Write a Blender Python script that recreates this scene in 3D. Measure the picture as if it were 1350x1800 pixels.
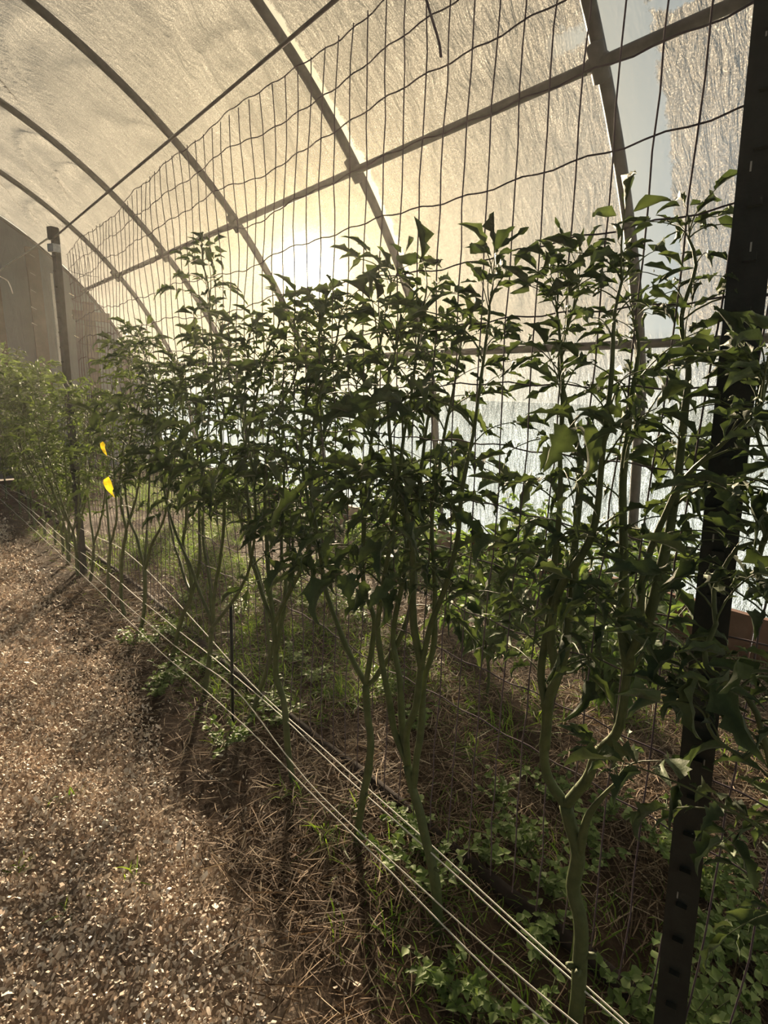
import bpy, bmesh, math, random
import numpy as np
from mathutils import Matrix, Vector

# ------------------------------------------------------------------ scene, camera, world, sun
for o in list(bpy.data.objects): bpy.data.objects.remove(o)
scene = bpy.context.scene
COL = scene.collection
rng = np.random.default_rng(11)
random.seed(5)

H = 1.5                                   # eye height
FPX = 948.0
FW = np.array([0.657, 0.721, -0.220]); FW /= np.linalg.norm(FW)
RT = np.array([0.742, -0.670, 0.023]); RT -= FW*(RT@FW); RT /= np.linalg.norm(RT)
UP = np.cross(RT, FW)
cam_d = bpy.data.cameras.new('camera'); cam = bpy.data.objects.new('camera', cam_d)
COL.objects.link(cam); scene.camera = cam
cam_d.sensor_fit = 'AUTO'; cam_d.sensor_width = 36.0; cam_d.lens = FPX/1800*36
cam_d.clip_start = 0.02; cam_d.clip_end = 500
cam.matrix_world = Matrix(((RT[0], UP[0], -FW[0], 0), (RT[1], UP[1], -FW[1], 0), (RT[2], UP[2], -FW[2], H), (0, 0, 0, 1)))

scene.view_settings.view_transform = 'Standard'
scene.view_settings.look = 'None'
scene.view_settings.exposure = 0.52
scene.view_settings.gamma = 1.0
scene.view_settings.use_curve_mapping = False
try:
    scene.cycles.transparent_max_bounces = 24
    scene.cycles.max_bounces = 10
    scene.cycles.transmission_bounces = 8
except Exception: pass

SUN = Vector((0.553, 0.812, 0.189)).normalized()
sd = bpy.data.lights.new('sun', 'SUN'); sd.energy = 50.0; sd.angle = math.radians(4.0); sd.color = (1.0, 0.79, 0.54)
so = bpy.data.objects.new('sun', sd); COL.objects.link(so)
so.rotation_euler = SUN.to_track_quat('Z', 'Y').to_euler(); so.location = (20, 30, 10)

def build_world():
    w = bpy.data.worlds.new('World'); scene.world = w; w.use_nodes = True
    nt = w.node_tree; nt.nodes.clear(); N = nt.nodes.new; Lk = nt.links.new
    out = N('ShaderNodeOutputWorld'); bg = N('ShaderNodeBackground')
    tc = N('ShaderNodeTexCoord')
    dot = N('ShaderNodeVectorMath'); dot.operation = 'DOT_PRODUCT'; dot.inputs[1].default_value = SUN
    nrm = N('ShaderNodeVectorMath'); nrm.operation = 'NORMALIZE'
    Lk(tc.outputs['Generated'], nrm.inputs[0]); Lk(nrm.outputs[0], dot.inputs[0])
    ac = N('ShaderNodeMath'); ac.operation = 'ARCCOSINE'; Lk(dot.outputs['Value'], ac.inputs[0])
    def gauss(deg, col, strength, p=2.0):
        a = N('ShaderNodeMath'); a.operation = 'DIVIDE'; Lk(ac.outputs[0], a.inputs[0]); a.inputs[1].default_value = math.radians(deg)
        b = N('ShaderNodeMath'); b.operation = 'POWER'; Lk(a.outputs[0], b.inputs[0]); b.inputs[1].default_value = p
        c = N('ShaderNodeMath'); c.operation = 'MULTIPLY'; Lk(b.outputs[0], c.inputs[0]); c.inputs[1].default_value = -1
        e = N('ShaderNodeMath'); e.operation = 'EXPONENT'; Lk(c.outputs[0], e.inputs[0])
        v = N('ShaderNodeVectorMath'); v.operation = 'SCALE'; v.inputs[0].default_value = [k*strength for k in col]
        Lk(e.outputs[0], v.inputs['Scale']); return v.outputs[0]
    sep = N('ShaderNodeSeparateXYZ'); Lk(nrm.outputs[0], sep.inputs[0])
    rp = N('ShaderNodeValToRGB'); Lk(sep.outputs['Z'], rp.inputs[0])
    cr = rp.color_ramp
    cr.elements[0].position = 0.0; cr.elements[0].color = (0.50, 0.60, 0.64, 1)
    cr.elements[1].position = 1.0; cr.elements[1].color = (0.12, 0.18, 0.24, 1)
    e = cr.elements.new(0.18); e.color = (0.26, 0.40, 0.52, 1)
    e = cr.elements.new(0.45); e.color = (0.15, 0.27, 0.38, 1)
    acc = rp.outputs[0]
    for g in (gauss(2.1, (1.0, 0.93, 0.70), 16.0, 2.0), gauss(6.5, (1.0, 0.80, 0.38), 2.6, 1.4), gauss(25, (1.0, 0.68, 0.20), 1.5, 1.8)):
        ad = N('ShaderNodeVectorMath'); ad.operation = 'ADD'; Lk(acc, ad.inputs[0]); Lk(g, ad.inputs[1]); acc = ad.outputs[0]
    Lk(acc, bg.inputs['Color']); bg.inputs['Strength'].default_value = 0.85
    Lk(bg.outputs[0], out.inputs['Surface'])
build_world()

# ------------------------------------------------------------------ helpers
def tag(o, label=None, cat=None, group=None, kind=None):
    if label: o['label'] = label
    if cat: o['category'] = cat
    if group: o['group'] = group
    if kind: o['kind'] = kind
    return o
def thing(name, label, cat, loc=(0, 0, 0), group=None):
    o = bpy.data.objects.new(name, None); o.empty_display_size = 0.1; o.location = loc
    COL.objects.link(o); return tag(o, label, cat, group)
def link(name, me, parent=None):
    o = bpy.data.objects.new(name, me); COL.objects.link(o)
    if parent is not None:
        o.parent = parent
        o.matrix_parent_inverse = Matrix.Translation(-Vector(parent.location))
    return o
def mesh_np(name, V, F, mats, mi=None, smooth=True):
    V = np.asarray(V, np.float32); F = np.asarray(F, np.int32)
    me = bpy.data.meshes.new(name)
    me.vertices.add(len(V)); me.vertices.foreach_set('co', V.ravel())
    n = len(F); me.loops.add(n*4); me.loops.foreach_set('vertex_index', F.ravel())
    me.polygons.add(n); me.polygons.foreach_set('loop_start', np.arange(0, n*4, 4, dtype=np.int32))
    for m in (mats if isinstance(mats, (list, tuple)) else [mats]): me.materials.append(m)
    if mi is not None: me.polygons.foreach_set('material_index', np.asarray(mi, np.int32))
    me.polygons.foreach_set('use_smooth', np.full(n, smooth))
    me.update(calc_edges=True); me.validate()
    return me
class MB:
    def __init__(s): s.V = []; s.F = []; s.M = []; s.n = 0
    def add(s, V, F, m=0):
        V = np.asarray(V, float); F = np.asarray(F, int)
        s.V.append(V); s.F.append(F+s.n); s.M.append(np.full(len(F), m) if np.isscalar(m) else m); s.n += len(V)
        return s
    def build(s, name, mats, parent=None, smooth=True):
        return link(name, mesh_np(name, np.concatenate(s.V), np.concatenate(s.F), mats, np.concatenate(s.M), smooth), parent)
    def tube(s, P, r, k=6, m=0, close=True): return s.add(*tube(P, r, k, close), m)
    def box(s, c, size, m=0, rot=None):
        x, y, z = [v/2 for v in size]
        V = np.array([(-x,-y,-z),(x,-y,-z),(x,y,-z),(-x,y,-z),(-x,-y,z),(x,-y,z),(x,y,z),(-x,y,z)])
        if rot is not None: V = V@np.asarray(rot).T
        F = [(0,3,2,1),(4,5,6,7),(0,1,5,4),(1,2,6,5),(2,3,7,6),(3,0,4,7)]
        return s.add(V+np.asarray(c), F, m)
def tube(P, r, k=6, close=True):
    P = np.asarray(P, float); n = len(P); r = np.broadcast_to(np.asarray(r, float), (n,)).copy()
    if close:
        e0 = P[0]-(P[1]-P[0])/max(1e-9, np.linalg.norm(P[1]-P[0]))*r[0]*.3
        e1 = P[-1]+(P[-1]-P[-2])/max(1e-9, np.linalg.norm(P[-1]-P[-2]))*r[-1]*.3
        P = np.vstack([e0, P, e1]); r = np.concatenate([[r[0]*.03], r, [r[-1]*.03]]); n += 2
    T = np.gradient(P, axis=0); T /= np.linalg.norm(T, axis=1)[:, None]+1e-12
    a = np.array([0, 0, 1.]) if abs(T[0][2]) < .8 else np.array([1., 0, 0])
    nn = np.cross(T[0], a); nn /= np.linalg.norm(nn); V = []
    for i in range(n):
        nn = nn-T[i]*(nn@T[i]); nn /= np.linalg.norm(nn)+1e-12; b = np.cross(T[i], nn)
        an = np.arange(k)*2*np.pi/k
        V.append(P[i]+r[i]*(np.cos(an)[:, None]*nn+np.sin(an)[:, None]*b))
    i = np.arange(n-1)[:, None]*k; j = np.arange(k)[None]; j2 = (j+1) % k
    F = np.stack([i+j, i+j2, i+k+j2, i+k+j], -1).reshape(-1, 4)
    return np.concatenate(V), F
def spline(P, step=0.02):
    P = np.asarray(P, float)
    if len(P) < 3: return np.linspace(P[0], P[-1], max(3, int(np.linalg.norm(P[-1]-P[0])/step)))
    Q = np.vstack([2*P[0]-P[1], P, 2*P[-1]-P[-2]]); out = []
    for i in range(1, len(Q)-2):
        n = max(2, int(np.linalg.norm(Q[i+1]-Q[i])/step))
        for t in np.linspace(0, 1, n, endpoint=False):
            out.append(.5*(2*Q[i]+(Q[i+1]-Q[i-1])*t+(2*Q[i-1]-5*Q[i]+4*Q[i+1]-Q[i+2])*t*t+(-Q[i-1]+3*Q[i]-3*Q[i+1]+Q[i+2])*t**3))
    out.append(P[-1]); return np.array(out)
def smoothnoise(x, y, seed=0):
    """value noise on arrays, range -1..1"""
    xi = np.floor(x).astype(np.int64); yi = np.floor(y).astype(np.int64); fx = x-xi; fy = y-yi
    fx = fx*fx*(3-2*fx); fy = fy*fy*(3-2*fy)
    def h(a, b):
        n = (a*374761393+b*668265263+seed*974634777) & 0xffffffff
        n = ((n ^ (n >> 13))*1274126177) & 0xffffffff
        return ((n ^ (n >> 16)) & 0xffff)/32767.5-1
    return (h(xi, yi)*(1-fx)+h(xi+1, yi)*fx)*(1-fy)+(h(xi, yi+1)*(1-fx)+h(xi+1, yi+1)*fx)*fy
def ray(px, py):
    d = FW*FPX+RT*(px-675)-UP*(py-900); return d/np.linalg.norm(d)
CAMP = np.array([0, 0, H])
def on_x(px, py, X): d = ray(px, py); return CAMP+d*(X/d[0])
def on_y(px, py, Y): d = ray(px, py); return CAMP+d*(Y/d[1])
def on_z(px, py, Z=0.): d = ray(px, py); return CAMP+d*((Z-H)/d[2])

# ------------------------------------------------------------------ materials
def mat(name, build):
    m = bpy.data.materials.new(name); m.use_nodes = True; nt = m.node_tree; nt.nodes.clear()
    out = nt.nodes.new('ShaderNodeOutputMaterial'); s = build(nt, nt.nodes.new, nt.links.new)
    nt.links.new(s, out.inputs['Surface']); return m
def principled(N, col=(.5,.5,.5), rough=.6, metal=0, spec=.3):
    p = N('ShaderNodeBsdfPrincipled')
    if not hasattr(col, 'is_output'): p.inputs['Base Color'].default_value = (*col, 1)
    p.inputs['Roughness'].default_value = rough; p.inputs['Metallic'].default_value = metal
    p.inputs['Specular IOR Level'].default_value = spec; return p
def ramp(nt, fac, stops, interp='LINEAR'):
    r = nt.nodes.new('ShaderNodeValToRGB'); cr = r.color_ramp; cr.interpolation = interp
    cr.elements[0].position = stops[0][0]; cr.elements[0].color = (*stops[0][1], 1)
    cr.elements[1].position = stops[-1][0]; cr.elements[1].color = (*stops[-1][1], 1)
    for p, c in stops[1:-1]: e = cr.elements.new(p); e.color = (*c, 1)
    nt.links.new(fac, r.inputs[0]); return r.outputs[0]
def noise(nt, scale, detail=4, rough=.6, vec=None, dist=0):
    n = nt.nodes.new('ShaderNodeTexNoise'); n.inputs['Scale'].default_value = scale; n.inputs['Detail'].default_value = detail
    n.inputs['Roughness'].default_value = rough; n.inputs['Distortion'].default_value = dist
    if vec is None: vec = nt.nodes.new('ShaderNodeTexCoord').outputs['Object']
    nt.links.new(vec, n.inputs['Vector']); return n.outputs['Fac']
def math_n(nt, op, a, b=None, clamp=False):
    m = nt.nodes.new('ShaderNodeMath'); m.operation = op; m.use_clamp = clamp
    for i, v in enumerate((a, b)):
        if v is None: continue
        if isinstance(v, (int, float)): m.inputs[i].default_value = v
        else: nt.links.new(v, m.inputs[i])
    return m.outputs[0]
def noisy(name, c1, c2, scale=20, rough=.6, metal=0, bump=0, spec=.3, detail=5, mid=None):
    def b(nt, N, L):
        p = principled(N, rough=rough, metal=metal, spec=spec)
        f = noise(nt, scale, detail)
        st = [(.3, c1), (.7, c2)] if mid is None else [(.25, c1), (.5, mid), (.75, c2)]
        L(ramp(nt, f, st), p.inputs['Base Color'])
        if bump:
            bm = N('ShaderNodeBump'); bm.inputs['Strength'].default_value = bump; bm.inputs['Distance'].default_value = .01
            L(noise(nt, scale*3, 6), bm.inputs['Height']); L(bm.outputs[0], p.inputs['Normal'])
        return p.outputs[0]
    return mat(name, b)
def island(name, stops, rough=.7, trans=None, tw=.3, spec=.2):
    """every separate flake / leaf / straw gets its own shade of the stops"""
    def b(nt, N, L):
        g = N('ShaderNodeNewGeometry'); c = ramp(nt, g.outputs['Random Per Island'], stops)
        p = principled(N, rough=rough, spec=spec); L(c, p.inputs['Base Color'])
        if trans is None: return p.outputs[0]
        t = N('ShaderNodeBsdfTranslucent')
        mx0 = N('ShaderNodeMix'); mx0.data_type = 'RGBA'; mx0.blend_type = 'MULTIPLY'; mx0.inputs[0].default_value = 1
        L(c, mx0.inputs[6]); mx0.inputs[7].default_value = (*trans, 1); L(mx0.outputs[2], t.inputs['Color'])
        mx = N('ShaderNodeMixShader'); mx.inputs[0].default_value = tw
        L(p.outputs[0], mx.inputs[1]); L(t.outputs[0], mx.inputs[2]); return mx.outputs[0]
    return mat(name, b)

HS = 3.6                                   # tunnel geometry
Y0, S = 0.404*HS, 0.481*HS
XC, ZC, R = -0.168*HS, H+(1.118-H)*HS, 1.186*HS
XP, ZP = 0.718*HS, H+(1.910-H)*HS
YE = Y0+5*S                                # far end wall
YB = -2.6                                  # near end
XG = 3.66                                  # foot of the hoops
ZL = 1.55
XL = XC+math.sqrt(R*R-(ZC-ZL)**2)
ROW = 0.976

def b_film(nt, N, L):
    tc = N('ShaderNodeTexCoord').outputs['Object']
    sx = N('ShaderNodeSeparateXYZ'); L(tc, sx.inputs[0]); X, Y, Z = sx.outputs
    rag = math_n(nt, 'MULTIPLY', math_n(nt, 'SUBTRACT', noise(nt, 9, 5, .7, tc), .5), .16)
    def band(coord, c, w):
        a = math_n(nt, 'ABSOLUTE', math_n(nt, 'SUBTRACT', coord, c))
        return math_n(nt, 'MULTIPLY', math_n(nt, 'SUBTRACT', math_n(nt, 'ADD', rag, w), a), 60, True)
    dry = math_n(nt, 'MAXIMUM', band(Y, Y0-.075, .15), band(Y, Y0+S+.02, .06))
    right = math_n(nt, 'MULTIPLY', math_n(nt, 'SUBTRACT', X, 0.6), 2, True)
    zhi = math_n(nt, 'MULTIPLY', math_n(nt, 'SUBTRACT', Z, 1.72), 6, True)
    dry = math_n(nt, 'MULTIPLY', dry, zhi)
    nearp = math_n(nt, 'MULTIPLY', math_n(nt, 'SUBTRACT', Y0+.28, Y), 6, True)
    pb = math_n(nt, 'MULTIPLY', band(Z, ZP+.11, .04), nearp)
    dry = math_n(nt, 'MULTIPLY', math_n(nt, 'MAXIMUM', dry, pb), right)
    spk = N('ShaderNodeTexNoise'); spk.inputs['Scale'].default_value = 70; spk.inputs['Detail'].default_value = 6; spk.inputs['Roughness'].default_value = .8
    L(tc, spk.inputs['Vector'])
    wet = ramp(nt, spk.outputs['Fac'], [(.35, (.50,)*3), (.5, (.68,)*3), (.68, (.90,)*3)])
    blot = ramp(nt, noise(nt, 3.5, 5, .6, tc), [(.3, (.86,)*3), (.7, (1.,)*3)])
    fac = math_n(nt, 'MULTIPLY', wet, blot)
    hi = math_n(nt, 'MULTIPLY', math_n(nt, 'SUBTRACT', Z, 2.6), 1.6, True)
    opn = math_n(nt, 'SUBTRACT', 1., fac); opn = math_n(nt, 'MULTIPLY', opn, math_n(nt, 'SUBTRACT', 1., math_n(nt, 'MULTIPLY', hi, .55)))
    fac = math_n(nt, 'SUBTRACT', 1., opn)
    mp = N('ShaderNodeMix'); mp.data_type = 'FLOAT'; L(dry, mp.inputs[0]); L(fac, mp.inputs[2]); mp.inputs[3].default_value = .10
    tr = N('ShaderNodeBsdfTransparent'); tr.inputs['Color'].default_value = (.84, .84, .83, 1)
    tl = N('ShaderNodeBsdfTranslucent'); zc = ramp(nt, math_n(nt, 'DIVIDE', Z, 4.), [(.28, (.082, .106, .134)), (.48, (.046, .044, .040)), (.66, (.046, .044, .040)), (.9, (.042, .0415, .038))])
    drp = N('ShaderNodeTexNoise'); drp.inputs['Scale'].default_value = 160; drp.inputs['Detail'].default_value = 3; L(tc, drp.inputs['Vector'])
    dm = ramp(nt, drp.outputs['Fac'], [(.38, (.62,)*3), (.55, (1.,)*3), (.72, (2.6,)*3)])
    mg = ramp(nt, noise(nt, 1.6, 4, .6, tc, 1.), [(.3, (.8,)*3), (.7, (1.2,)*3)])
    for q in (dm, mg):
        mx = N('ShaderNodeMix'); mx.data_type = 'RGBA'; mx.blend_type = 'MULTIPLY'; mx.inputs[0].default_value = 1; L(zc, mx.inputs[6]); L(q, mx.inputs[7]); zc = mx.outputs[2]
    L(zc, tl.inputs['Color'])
    bm = N('ShaderNodeBump'); bm.inputs['Strength'].default_value = 1; bm.inputs['Distance'].default_value = .06
    st = N('ShaderNodeMapping'); st.inputs['Scale'].default_value = (1.0, 3.5, 1.0); st.inputs['Rotation'].default_value = (.5, 0, 0); L(tc, st.inputs['Vector'])
    L(noise(nt, 5, 5, .6, st.outputs[0], .9), bm.inputs['Height']); L(bm.outputs[0], tl.inputs['Normal'])
    gl = N('ShaderNodeBsdfGlossy'); gl.inputs['Roughness'].default_value = .3; gl.inputs['Color'].default_value = (.6, .6, .6, 1); L(bm.outputs[0], gl.inputs['Normal'])
    m1 = N('ShaderNodeMixShader'); m1.inputs[0].default_value = .05; L(tl.outputs[0], m1.inputs[1]); L(gl.outputs[0], m1.inputs[2])
    m2 = N('ShaderNodeMixShader'); L(mp.outputs[0], m2.inputs[0]); L(tr.outputs[0], m2.inputs[1]); L(m1.outputs[0], m2.inputs[2])
    return m2.outputs[0]
M_film = mat('plastic_film', b_film)
def b_endfilm(nt, N, L):
    p = principled(N, rough=.55, spec=.3)
    tc = N('ShaderNodeTexCoord').outputs['Object']
    L(ramp(nt, noise(nt, 1.4, 5, .6, tc), [(.3, (.085, .105, .125)), (.7, (.13, .155, .175))]), p.inputs['Base Color'])
    bm = N('ShaderNodeBump'); bm.inputs['Strength'].default_value = .7; bm.inputs['Distance'].default_value = .05
    st = N('ShaderNodeMapping'); st.inputs['Scale'].default_value = (4, 1, .7); L(tc, st.inputs['Vector'])
    L(noise(nt, 2.5, 5, .6, st.outputs[0], .8), bm.inputs['Height']); L(bm.outputs[0], p.inputs['Normal'])
    return p.outputs[0]
M_end = mat('grey_end_film', b_endfilm)
M_steel = noisy('galvanised_steel', (.045, .044, .042), (.09, .087, .082), 14, .65, .2, .1)
M_wire = noisy('wire', (.07, .055, .07), (.11, .09, .10), 30, .75, .0, 0, .1)
M_cable = noisy('dark_cable', (.07, .06, .06), (.12, .10, .09), 30, .6)
M_post = noisy('dark_green_paint', (.006, .009, .008), (.018, .022, .02), 25, .55, 0, .2)
M_mark = noisy('chipped_paint', (.2, .2, .19), (.35, .35, .33), 60, .7)
M_farpost = noisy('weathered_post', (.03, .032, .03), (.06, .06, .055), 25, .6, .2)
M_zinc = noisy('zinc_clip', (.3, .31, .31), (.5, .5, .5), 40, .4, .6)
M_twine = noisy('white_twine', (.55, .53, .47), (.78, .76, .70), 60, .8)
M_wood = noisy('stud_wood', (.05, .04, .034), (.10, .08, .066), 7, .85, 0, .2)
M_board = noisy('base_board', (.10, .045, .03), (.20, .10, .07), 6, .85, 0, .3)
M_hose = noisy('drip_hose', (.012, .010, .010), (.04, .03, .028), 12, .85, spec=.1)
def b_soil(nt, N, L):
    p = principled(N, rough=.95, spec=.1); tc = N('ShaderNodeTexCoord').outputs['Object']
    sx = N('ShaderNodeSeparateXYZ'); L(tc, sx.inputs[0]); f = noise(nt, 16, 8, .6, tc)
    a = ramp(nt, f, [(.25, (.03, .02, .014)), (.5, (.055, .037, .026)), (.75, (.10, .066, .045))])
    b = ramp(nt, noise(nt, 90, 6, .7, tc), [(.3, (.22, .165, .125)), (.7, (.46, .37, .295))])
    k = math_n(nt, 'MULTIPLY', math_n(nt, 'SUBTRACT', .70, math_n(nt, 'ADD', sx.outputs[0], math_n(nt, 'MULTIPLY', f, .12))), 9, True)
    mx = N('ShaderNodeMix'); mx.data_type = 'RGBA'; L(k, mx.inputs[0]); L(a, mx.inputs[6]); L(b, mx.inputs[7]); L(mx.outputs[2], p.inputs['Base Color'])
    bm = N('ShaderNodeBump'); bm.inputs['Strength'].default_value = .9; bm.inputs['Distance'].default_value = .012; L(noise(nt, 50, 7, .6, tc), bm.inputs['Height']); L(bm.outputs[0], p.inputs['Normal'])
    return p.outputs[0]
M_soil = mat('soil', b_soil)
M_field = noisy('outside_field', (.07, .095, .10), (.10, .13, .14), .6, 1.0, spec=0)
M_chip = island('wood_chips', [(0, (.28, .20, .15)), (.2, (.49, .385, .30)), (.5, (.65, .545, .445)), (.8, (.77, .68, .58)), (1, (.88, .82, .75))], .75)
M_straw = island('straw', [(0, (.045, .030, .021)), (.35, (.11, .075, .050)), (.65, (.20, .14, .095)), (.92, (.38, .29, .20)), (1, (.58, .50, .38))], .75, (1, .8, .5), .15)
M_grass = island('grass', [(0, (.05, .09, .02)), (.5, (.11, .19, .035)), (1, (.24, .32, .07))], .55, (1.3, 1.4, .6), .45)
M_weed = island('weed_leaf', [(0, (.08, .13, .04)), (.5, (.17, .25, .08)), (1, (.34, .43, .19))], .55, (1.3, 1.4, .6), .40)
def leafmat(name, stops, tw):
    def b(nt, N, L):
        g = N('ShaderNodeNewGeometry'); c0 = ramp(nt, g.outputs['Random Per Island'], stops)
        tc = N('ShaderNodeTexCoord').outputs['Object']
        v = ramp(nt, noise(nt, 38, 4, .6, tc), [(.3, (.75,)*3), (.7, (1.2,)*3)])
        mx0 = N('ShaderNodeMix'); mx0.data_type = 'RGBA'; mx0.blend_type = 'MULTIPLY'; mx0.inputs[0].default_value = 1
        L(c0, mx0.inputs[6]); L(v, mx0.inputs[7]); c = mx0.outputs[2]
        p = principled(N, rough=.6, spec=.18); L(c, p.inputs['Base Color'])
        p.inputs['Sheen Weight'].default_value = .12
        bm = N('ShaderNodeBump'); bm.inputs['Strength'].default_value = .5; bm.inputs['Distance'].default_value = .004
        L(noise(nt, 90, 3, .5, tc), bm.inputs['Height']); L(bm.outputs[0], p.inputs['Normal'])
        t = N('ShaderNodeBsdfTranslucent'); mx2 = N('ShaderNodeMix'); mx2.data_type = 'RGBA'; mx2.blend_type = 'MULTIPLY'; mx2.inputs[0].default_value = 1
        L(c, mx2.inputs[6]); mx2.inputs[7].default_value = (1.5, 1.5, .7, 1); L(mx2.outputs[2], t.inputs['Color'])
        mx = N('ShaderNodeMixShader'); mx.inputs[0].default_value = tw
        L(p.outputs[0], mx.inputs[1]); L(t.outputs[0], mx.inputs[2]); return mx.outputs[0]
    return mat(name, b)
M_leaf = leafmat('tomato_leaf', [(0, (.045, .068, .034)), (.6, (.070, .102, .050)), (1, (.10, .135, .062))], .17)
M_leaf2 = leafmat('sunlit_leaf', [(0, (.055, .085, .032)), (.6, (.085, .125, .042)), (1, (.12, .17, .06))], .30)  # sunlit paleness of the far foliage is put into this green
M_pepper = leafmat('pepper_leaf', [(0, (.055, .10, .03)), (.6, (.095, .16, .05)), (1, (.17, .24, .08))], .35)
M_stem = noisy('green_stem', (.050, .068, .026), (.095, .118, .046), 30, .6, 0, .25)
M_yellow = leafmat('yellow_leaf', [(0, (.80, .58, .04)), (.5, (.85, .64, .05)), (1, (.9, .70, .07))], .45)

# ------------------------------------------------------------------ ground
def gz(x, y):
    x = np.asarray(x, float); y = np.asarray(y, float)
    z = .012*smoothnoise(x*2.3, y*2.3, 3)+.008*smoothnoise(x*7, y*7, 4)
    z = z+.035*np.clip((.75-x)*2.2, 0, 1)*(.7+.8*smoothnoise(x*2.2+9, y*2.2, 8))
    return z
def path_edge(y):
    y = np.asarray(y, float)
    return np.interp(y, [0, .88, 1.08, 1.78, 2.38, 3.1, 4.2, 7.4], [.40, .50, .60, .62, .68, .80, .80, .79])+.05*smoothnoise(y*3, y*0, 9)
def grid(xs, ys):
    X, Y = np.meshgrid(xs, ys); n = len(xs)
    i = (np.arange(len(ys)-1)[:, None]*n+np.arange(n-1)[None]).ravel()
    return X.ravel(), Y.ravel(), np.stack([i, i+1, i+n+1, i+n], -1)
gx, gy, gf = grid(np.linspace(-4.85, 3.7, 240), np.linspace(YB-.03, YE+.12, 330))
fl = link('floor', mesh_np('floor', np.stack([gx, gy, gz(gx, gy)], -1), gf, M_soil)); tag(fl, 'dark crumbly soil floor under the mulch and straw', 'ground', None, 'structure')
gx, gy, gf = grid(np.linspace(-70, 90, 20), np.linspace(-60, 110, 20))
fd = link('outside_ground', mesh_np('outside_ground', np.stack([gx, gy, gx*0-.12], -1), gf, M_field)); tag(fd, 'pale field outside the tunnel', 'ground', None, 'structure')

# ------------------------------------------------------------------ film roof and walls
def profile(n=260, off=0.0):
    """right foot -> over the top -> left foot; returns points, outward normals"""
    a0 = math.asin((ZL-ZC)/R)
    P = [(XG+(XL-XG)*t, ZL*t) for t in np.linspace(0, 1, int(n*.13), endpoint=False)]
    P += [(XC+R*math.cos(a), ZC+R*math.sin(a)) for a in np.linspace(a0, math.pi-a0, int(n*.74))]
    P += [(2*XC-(XG+(XL-XG)*t), ZL*t) for t in np.linspace(1, 0, int(n*.13)+1)[1:]]
    P = np.array(P); T = np.gradient(P, axis=0); T /= np.linalg.norm(T, axis=1)[:, None]
    Nn = np.stack([T[:, 1], -T[:, 0]], -1)
    return P+Nn*off, Nn
PR, NR = profile(340, .052)
sarc = np.concatenate([[0], np.cumsum(np.linalg.norm(np.diff(PR, axis=0), axis=1))])
ys = np.linspace(YB-.03, YE+.10, 620)
SA, YY = np.meshgrid(sarc, ys)
ph = (YY-Y0)/S; fr = ph-np.floor(ph)                     # 0..1 between two hoops
bay = np.floor(ph)
sk = np.where(bay % 2 == 0, 1, -1)
mid = np.sin(np.pi*fr)
u = SA+.9*(fr-.5)**2*2+.35*(fr)*1.2
rid = 1-np.abs(smoothnoise(u*5.5, YY*.8+bay*7, 21))*1.6
rid2 = 1-np.abs(smoothnoise(u*13+YY*2, YY*1.7+bay*3, 22))*1.6
env = .35+.65*np.clip(smoothnoise(SA*.8, YY*.9, 23)+.4, 0, 1)
rid3 = 1-np.abs(smoothnoise((SA*.55+YY*1.15)*6, (SA-YY*.4)*.9, 27))*1.7
D = .075*mid**.6*np.clip(rid, 0, 1)*env+.05*mid**.5*np.clip(rid3, 0, 1)*np.clip(smoothnoise(SA*.9+4, YY*.8, 29)+.3, 0, 1)+.014*mid**.5*rid2*env+.012*smoothnoise(SA*1.7, YY*1.9, 24)*mid-.018*mid
rightness = np.clip((5.2-SA)/1.5, 0, 1)
D = D*(1-.45*rightness)
VX = PR[None, :, 0]+NR[None, :, 0]*D; VZ = PR[None, :, 1]+NR[None, :, 1]*D
VZ[:, 0] = -.10; VZ[:, -1] = -.10
V = np.stack([VX, YY, VZ], -1).reshape(-1, 3)
n = len(sarc); i = (np.arange(len(ys)-1)[:, None]*n+np.arange(n-1)[None]).ravel()
Fq = np.stack([i, i+n, i+n+1, i+1], -1)
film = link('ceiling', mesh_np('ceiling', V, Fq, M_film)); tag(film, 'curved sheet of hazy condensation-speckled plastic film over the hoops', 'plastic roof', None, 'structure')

# end walls (film clipped to the arch)
def endwall(name, y, label):
    P, _ = profile(120, .04); n = len(P)//2
    V = []; F = []; rows = 24
    Lp = P[:n+1]; Rp = P[::-1][:n+1]
    for k in range(n+1):
        for j in range(rows+1):
            t = j/rows; x = Rp[k, 0]*(1-t)+Lp[k, 0]*t; z = Rp[k, 1]*(1-t)+Lp[k, 1]*t
            V.append((x, y+.03*float(smoothnoise(np.array(x*2.), np.array(z*1.2), 5)), z if z > .004 else -.10))
    for k in range(n):
        for j in range(rows):
            a = k*(rows+1)+j; F.append((a, a+1, a+rows+2, a+rows+1))
    o = link(name, mesh_np(name, V, F, M_end)); return tag(o, label, 'end wall', None, 'structure')
endwall('wall_far', YE+.06, 'shaded grey plastic end wall at the far end of the tunnel')
endwall('wall_near', YB, 'plastic end wall behind the viewer')

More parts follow.
